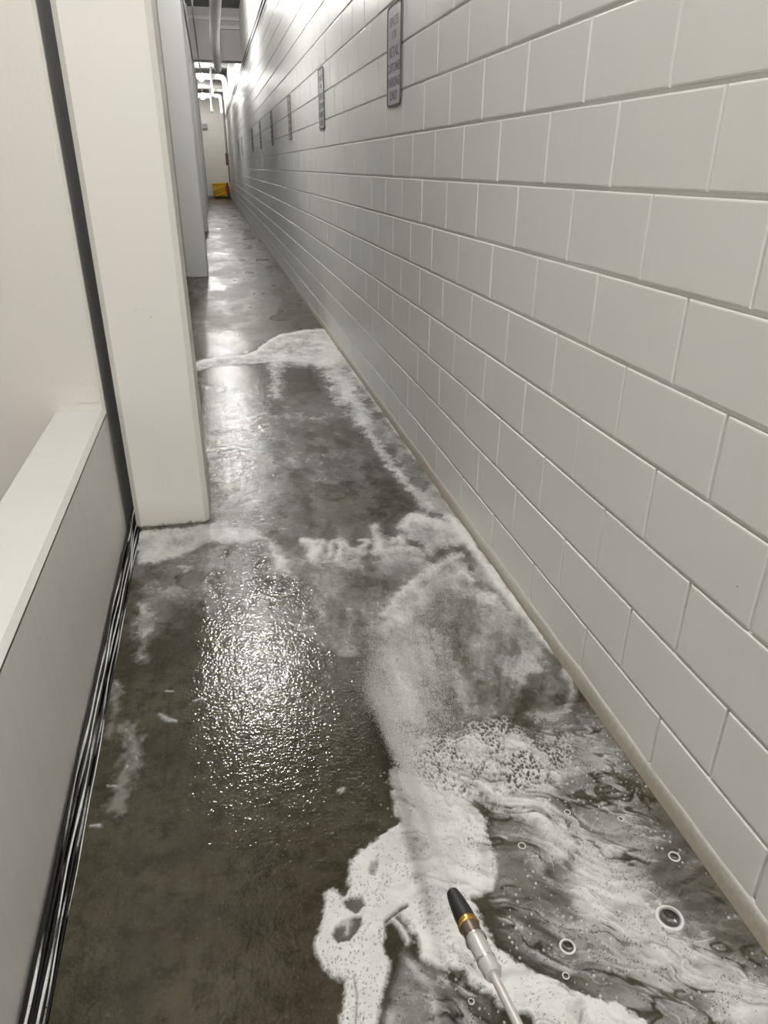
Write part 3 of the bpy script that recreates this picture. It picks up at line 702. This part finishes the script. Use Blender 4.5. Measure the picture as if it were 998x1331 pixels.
# ------------------------------------------------------------------ signs on the block wall
def text_mesh(txt, size):
    cu = bpy.data.curves.new('t', 'FONT'); cu.body = txt; cu.size = size; cu.align_x = 'CENTER'; cu.align_y = 'CENTER'; cu.extrude = .0004; cu.resolution_u = 3
    cu.offset = size*.006
    o = bpy.data.objects.new('t', cu); col.objects.link(o)
    dg = bpy.context.evaluated_depsgraph_get(); me = bpy.data.meshes.new_from_object(o.evaluated_get(dg))
    bpy.data.objects.remove(o); return me
SW, SH = .305, .457
def rrect(w, h, r, k=6):
    out = []
    for cx, cy, a0 in ((w/2-r, h/2-r, 0), (-w/2+r, h/2-r, 90), (-w/2+r, -h/2+r, 180), (w/2-r, -h/2+r, 270)):
        for i in range(k+1):
            t = math.radians(a0+90*i/k); out.append((cx+r*math.cos(t), cy+r*math.sin(t)))
    return out
def ring_mesh(w, h, r, t, z0, z1):
    A = rrect(w, h, r); B = rrect(w-2*t, h-2*t, max(r-t, .004)); n = len(A)
    v = [(x, y, z1) for x, y in A]+[(x, y, z1) for x, y in B]+[(x, y, z0) for x, y in A]+[(x, y, z0) for x, y in B]
    f = []
    for i in range(n):
        j = (i+1) % n
        f += [(i, j, n+j, n+i), (2*n+i, 2*n+j, j, i), (n+i, n+j, 3*n+j, 3*n+i)]
    return mesh_of('border', v, f)
pb = MB(); pb.prism(rrect(SW, SH, .028), 0, .0025)
plate_me = mesh_of('plate', pb.v, pb.f); plate_me.materials.append(M_SIGN)
bord_me = ring_mesh(SW, SH, .028, .009, -.001, .0045); bord_me.materials.append(M_EDGE)
lines = [('SPACES', .060, .150, M_INKRED), ('FOR', .052, .092, M_INKRED), ('RETAIL', .068, .018, M_INK), ('CUSTOMER', .060, -.052, M_INK), ('PARKING', .062, -.118, M_INK), ('ONLY', .062, -.180, M_INK)]
tmes = []
for t, s_, y, m in lines:
    me = text_mesh(t, s_); me.materials.clear(); me.materials.append(m); me.name = 'lettering'; tmes.append((me, y))
slab = ['nearest parking sign, its lettering half readable, high on the block wall', 'second parking sign from the front on the block wall',
        'third parking sign from the front on the block wall', 'fourth parking sign from the front on the block wall',
        'fifth parking sign from the front on the block wall', 'sixth parking sign from the front on the block wall',
        'seventh parking sign, second farthest along the block wall', 'farthest parking sign along the block wall']
for i, k in enumerate((0, 1, 2, 3, 4, 5, 7, 8)):
    e = empty('parking_sign', (WX-.0045, 4.262+2.72*k, 2.005))
    e.rotation_euler = (math.pi/2, 0, -math.pi/2)
    tag(e, slab[i], 'sign', 'parking signs along the block wall')
    link('plate', plate_me, None, e); link('border', bord_me, None, e)
    for me, y in tmes: link('lettering', me, None, e, (0, y, .0028))

# ------------------------------------------------------------------ lamps
def lamp(i, y):
    e = empty('ceiling_lamp', (.04, y, LAMP_Z))
    tag(e, {-7.5: 'lit globe lamp far behind the viewer', .1: 'lit globe lamp right above the viewer', 7.7: 'lit globe lamp over the far foam edge, out of frame',
            15.3: 'lit globe lamp before the cross beam, out of frame', 22.9: 'lit globe lamp just behind the cross beam',
            30.9: 'upper of the two glowing globe lamps seen below the beam', 38.9: 'lower of the two glowing globe lamps, nearest the end wall'}[y], 'lamp', 'globe lamps along the corridor')
    b = MB(); b.lathe([(.02, -.125), (.07, -.105), (.105, -.05), (.115, 0), (.105, .05), (.08, .085)], n=20); b.build('globe', M_GLOBES[y], e, True)
    b = MB(); b.lathe([(.085, .08), (.09, .12), (.06, .14), (.03, .15)], n=18); b.tube([(0, 0, .14), (0, 0, CEIL-LAMP_Z)], .014, 10); b.build('canopy', M_STEEL, e, True, auto=40)
    b = MB()
    for a in range(4):
        t = a*math.pi/4*2; c, s = math.cos(t), math.sin(t)
        b.tube([(c*.09, s*.09, .08), (c*.128, s*.128, 0), (c*.11, s*.11, -.08), (c*.02, s*.02, -.145)], .004, 6)
    b.build('wire_guard', M_STEEL, e, True)
for i, y in enumerate(LAMP_POWER): lamp(i, y)

# ------------------------------------------------------------------ beam, pipes and far-end things
bm_ = MB(); bm_.box((-.50, 20.05, 3.72), (WX+.004, 20.5, CEIL))
beam = bm_.build('trim_1', M_BEAM); tag(beam, 'grey concrete beam crossing the corridor under the ceiling', 'beam', kind='structure')
b = MB(); b.box((-.50, 19.98, 4.50), (WX, 20.05, 4.57)); b.build('lip', M_BEAMLIP, beam)
b = MB(); b.box((.48, 19.96, 4.33), (WX, 20.05, 4.40)); b.build('lip', M_BEAMLIP, beam)

b = MB(); b.tube([(.30, 9, 3.60), (.31, 12.5, 3.59), (.325, 15.5, 3.60), (.36, 17.3, 3.60), (.40, 18.8, 3.58), (.43, 20.1, 3.56)], .085, 16)
wp = b.build('drain_pipe', M_PIPE, None, True, auto=40); tag(wp, 'thick white drain pipe running under the ceiling and beam', 'pipe')
for y, x in ((11, .305), (15.5, .325), (18.8, .40)):
    b = MB(); b.tube([(x, y, 3.67), (x, y, CEIL)], .012, 8); b.build('hanger', M_STEEL, wp)
for lb, x, z, y0 in (('left thin conduit hanging in front of the beam', -.165, 3.82, 16.5), ('right thin conduit hanging in front of the beam', -.02, 3.82, 16.5)):
    b = MB(); b.tube([(x, y0-5, z+.3), (x, y0, z+.2), (x+.03, 20.0, z-.1), (x+.06, 24, z-.12)], .016, 8)
    o = b.build('thin_conduit', M_CONDUIT, None, True); tag(o, lb, 'conduit', 'thin conduits under the ceiling')
    h = MB(); h.tube([(x, y0, z+.2), (x, y0, CEIL)], .008, 6); h.build('hanger', M_STEEL, o)
for lb, z in (('upper of the two dark conduits along the top of the block wall', 3.64), ('lower of the two dark conduits along the top of the block wall', 3.55)):
    b = MB(); b.tube([(WX-.022, 5, z), (WX-.022, 19.3, z), (WX-.022, 20.6, z-.03), (WX-.022, 31, z-.05), (WX-.022, 40.5, z-.05)], .011, 8)
    tag(b.build('wall_conduit', M_CONDUIT, None, True), lb, 'conduit', 'dark conduits along the block wall')
for y, lb in ((31.3, 'upper white cross pipe with an elbow, behind the upper globe lamp'), (39.3, 'lower white cross pipe with an elbow, behind the lower globe lamp')):
    b = MB(); b.tube([(-.50, y, 4.46), (.70, y, 4.46), (.80, y, 4.44), (.86, y, 4.37), (.88, y, 4.26), (.88, y, 3.75)], .095, 14)
    o = b.build('cross_pipe', M_PIPE, None, True, auto=50); tag(o, lb, 'pipe', 'white cross pipes')
    if y < 35:
        b = MB(); b.tube([(.42, y, 4.02), (.80, y, 4.02)], .05, 10); b.build('branch', M_PIPE, o, True)
    b = MB(); b.tube([(.40, y-.14, CEIL), (.40, y-.14, 3.92), (.40, y-.14, 3.90), (.40, y-.14, 3.80), (.40, y-.14, 3.74)], [.04, .04, .07, .07, .05], 12); b.build('hanger', M_STEEL, o, True)
b = MB(); b.tube([(WX-.10, 37.5, 4.3), (WX-.10, 37.5, 2.0)], .05, 12)
tag(b.build('riser_pipe', M_PIPE, None, True), 'white vertical riser pipe on the block wall by the end wall', 'pipe')
e = tag(empty('smoke_detector', (.0, 18.4, CEIL)), 'small ceiling detector with a red light before the beam', 'detector')
b = MB(); b.lathe([(.07, 0), (.07, -.03), (.05, -.05)], n=16); b.build('housing', M_PIPE, e, True, auto=40)
b = MB(); b.lathe([(.03, -.045), (.028, -.07), (.01, -.08)], n=12); b.build('red_light', M_REDLED, e, True)

e = tag(empty('wall_light', (.01, END-.12, 3.38)), 'boxy wall light fixture high on the end wall', 'lamp')
b = MB(); b.box((-.14, -.05, .02), (.14, .12, .20)); b.build('housing', M_PIPE, e)
b = MB(); b.prism([(-.12, -.09), (.12, -.09), (.12, .10), (-.12, .10)], -.2, .02); b.build('shade', M_BEAM, e)

# yellow cart
yc_ = tag(empty('yellow_cart', (.50, 41.15, 0)), 'yellow plastic utility cart standing before the end wall', 'cart')
b = MB(); V8 = [(-.30, -.26, .10), (.30, -.26, .10), (.30, .26, .10), (-.30, .26, .10), (-.39, -.32, .66), (.39, -.32, .70), (.39, .32, .70), (-.39, .32, .66)]
b.add(V8, [(0,3,2,1), (0,1,5,4), (1,2,6,5), (2,3,7,6), (3,0,4,7)])
I8 = [(x*.93, y*.93, z+(.03 if z < .2 else 0)) for x, y, z in V8]; b.add(I8, [(0,1,2,3), (4,5,1,0), (5,6,2,1), (6,7,3,2), (7,4,0,3)])
b.add([V8[4], V8[5], V8[6], V8[7], I8[4], I8[5], I8[6], I8[7]], [(0,1,5,4), (1,2,6,5), (2,3,7,6), (3,0,4,7)])
b.build('tub', M_YEL, yc_)
b = MB(); b.tube([(-.39, -.33, .66), (.39, -.33, .70), (.39, .33, .70), (-.39, .33, .66), (-.39, -.33, .66)], .025, 8); b.build('rim', M_YEL, yc_, True)
for (xa, za, xb, zb) in ((-.34, .30, .36, .58), (-.33, .20, .34, .42), (-.1, .12, .32, .24)):
    b = MB(); ya = -.262-.06*(za-.1)/.56; yb = -.262-.06*(zb-.1)/.56
    b.tube([(xa, ya, za), (xb, yb, zb)], .022, 6); b.build('rib', M_YELD, yc_, True)
for sx in (-.22, .22):
    for sy in (-.19, .19):
        b = MB(); b.tube([(sx-.02, sy, .05), (sx+.02, sy, .05)], .05, 14); b.tube([(sx, sy, .05), (sx, sy, .11)], .012, 6); b.build('wheel', M_BLKPL, yc_, True, auto=40)
# fire extinguisher on its stand
fx = tag(empty('fire_extinguisher', (.86, 40.2, 0)), 'red fire extinguisher on a black stand beside the yellow cart', 'extinguisher')
b = MB(); b.lathe([(.02, .24), (.075, .27), (.08, .32), (.08, .56), (.06, .62), (.03, .65)], n=18); b.build('cylinder', M_RED, fx, True, auto=50)
b = MB(); b.lathe([(.03, .64), (.035, .70), (.02, .74)], n=12); b.box((-.02, -.10, .71), (.02, .06, .735)); b.build('valve', M_BLKPL, fx)
b = MB(); b.tube([(.0, -.04, .70), (-.09, -.06, .62), (-.10, -.06, .40)], .014, 8); b.build('hose', M_BLKPL, fx, True)
b = MB(); b.lathe([(.15, 0), (.15, .02), (.03, .035), (.02, .24)], n=18); b.build('stand', M_BLKPL, fx, auto=40)
e = tag(empty('red_wall_sign', (WX, 40.0, 1.80)), 'dark red sign sticking out of the block wall near the end', 'sign')
b = MB(); b.box((-.14, 0, -.27), (-.003, .02, .27)); b.build('panel', M_DRED, e)
b = MB(); b.box((-.02, -.03, -.20), (-.001, .05, -.12)); b.build('bracket', M_BLKPL, e)
b = MB(); b.box((-.02, -.03, .12), (-.001, .05, .20)); b.build('bracket', M_BLKPL, e)
b = MB(); b.tube([(WX-.03, 39.9, .78), (WX-.03, 39.9, 1.52)], .022, 8)
tag(b.build('short_conduit', M_BLKPL, None, True), 'short black vertical conduit under the red wall sign', 'conduit')
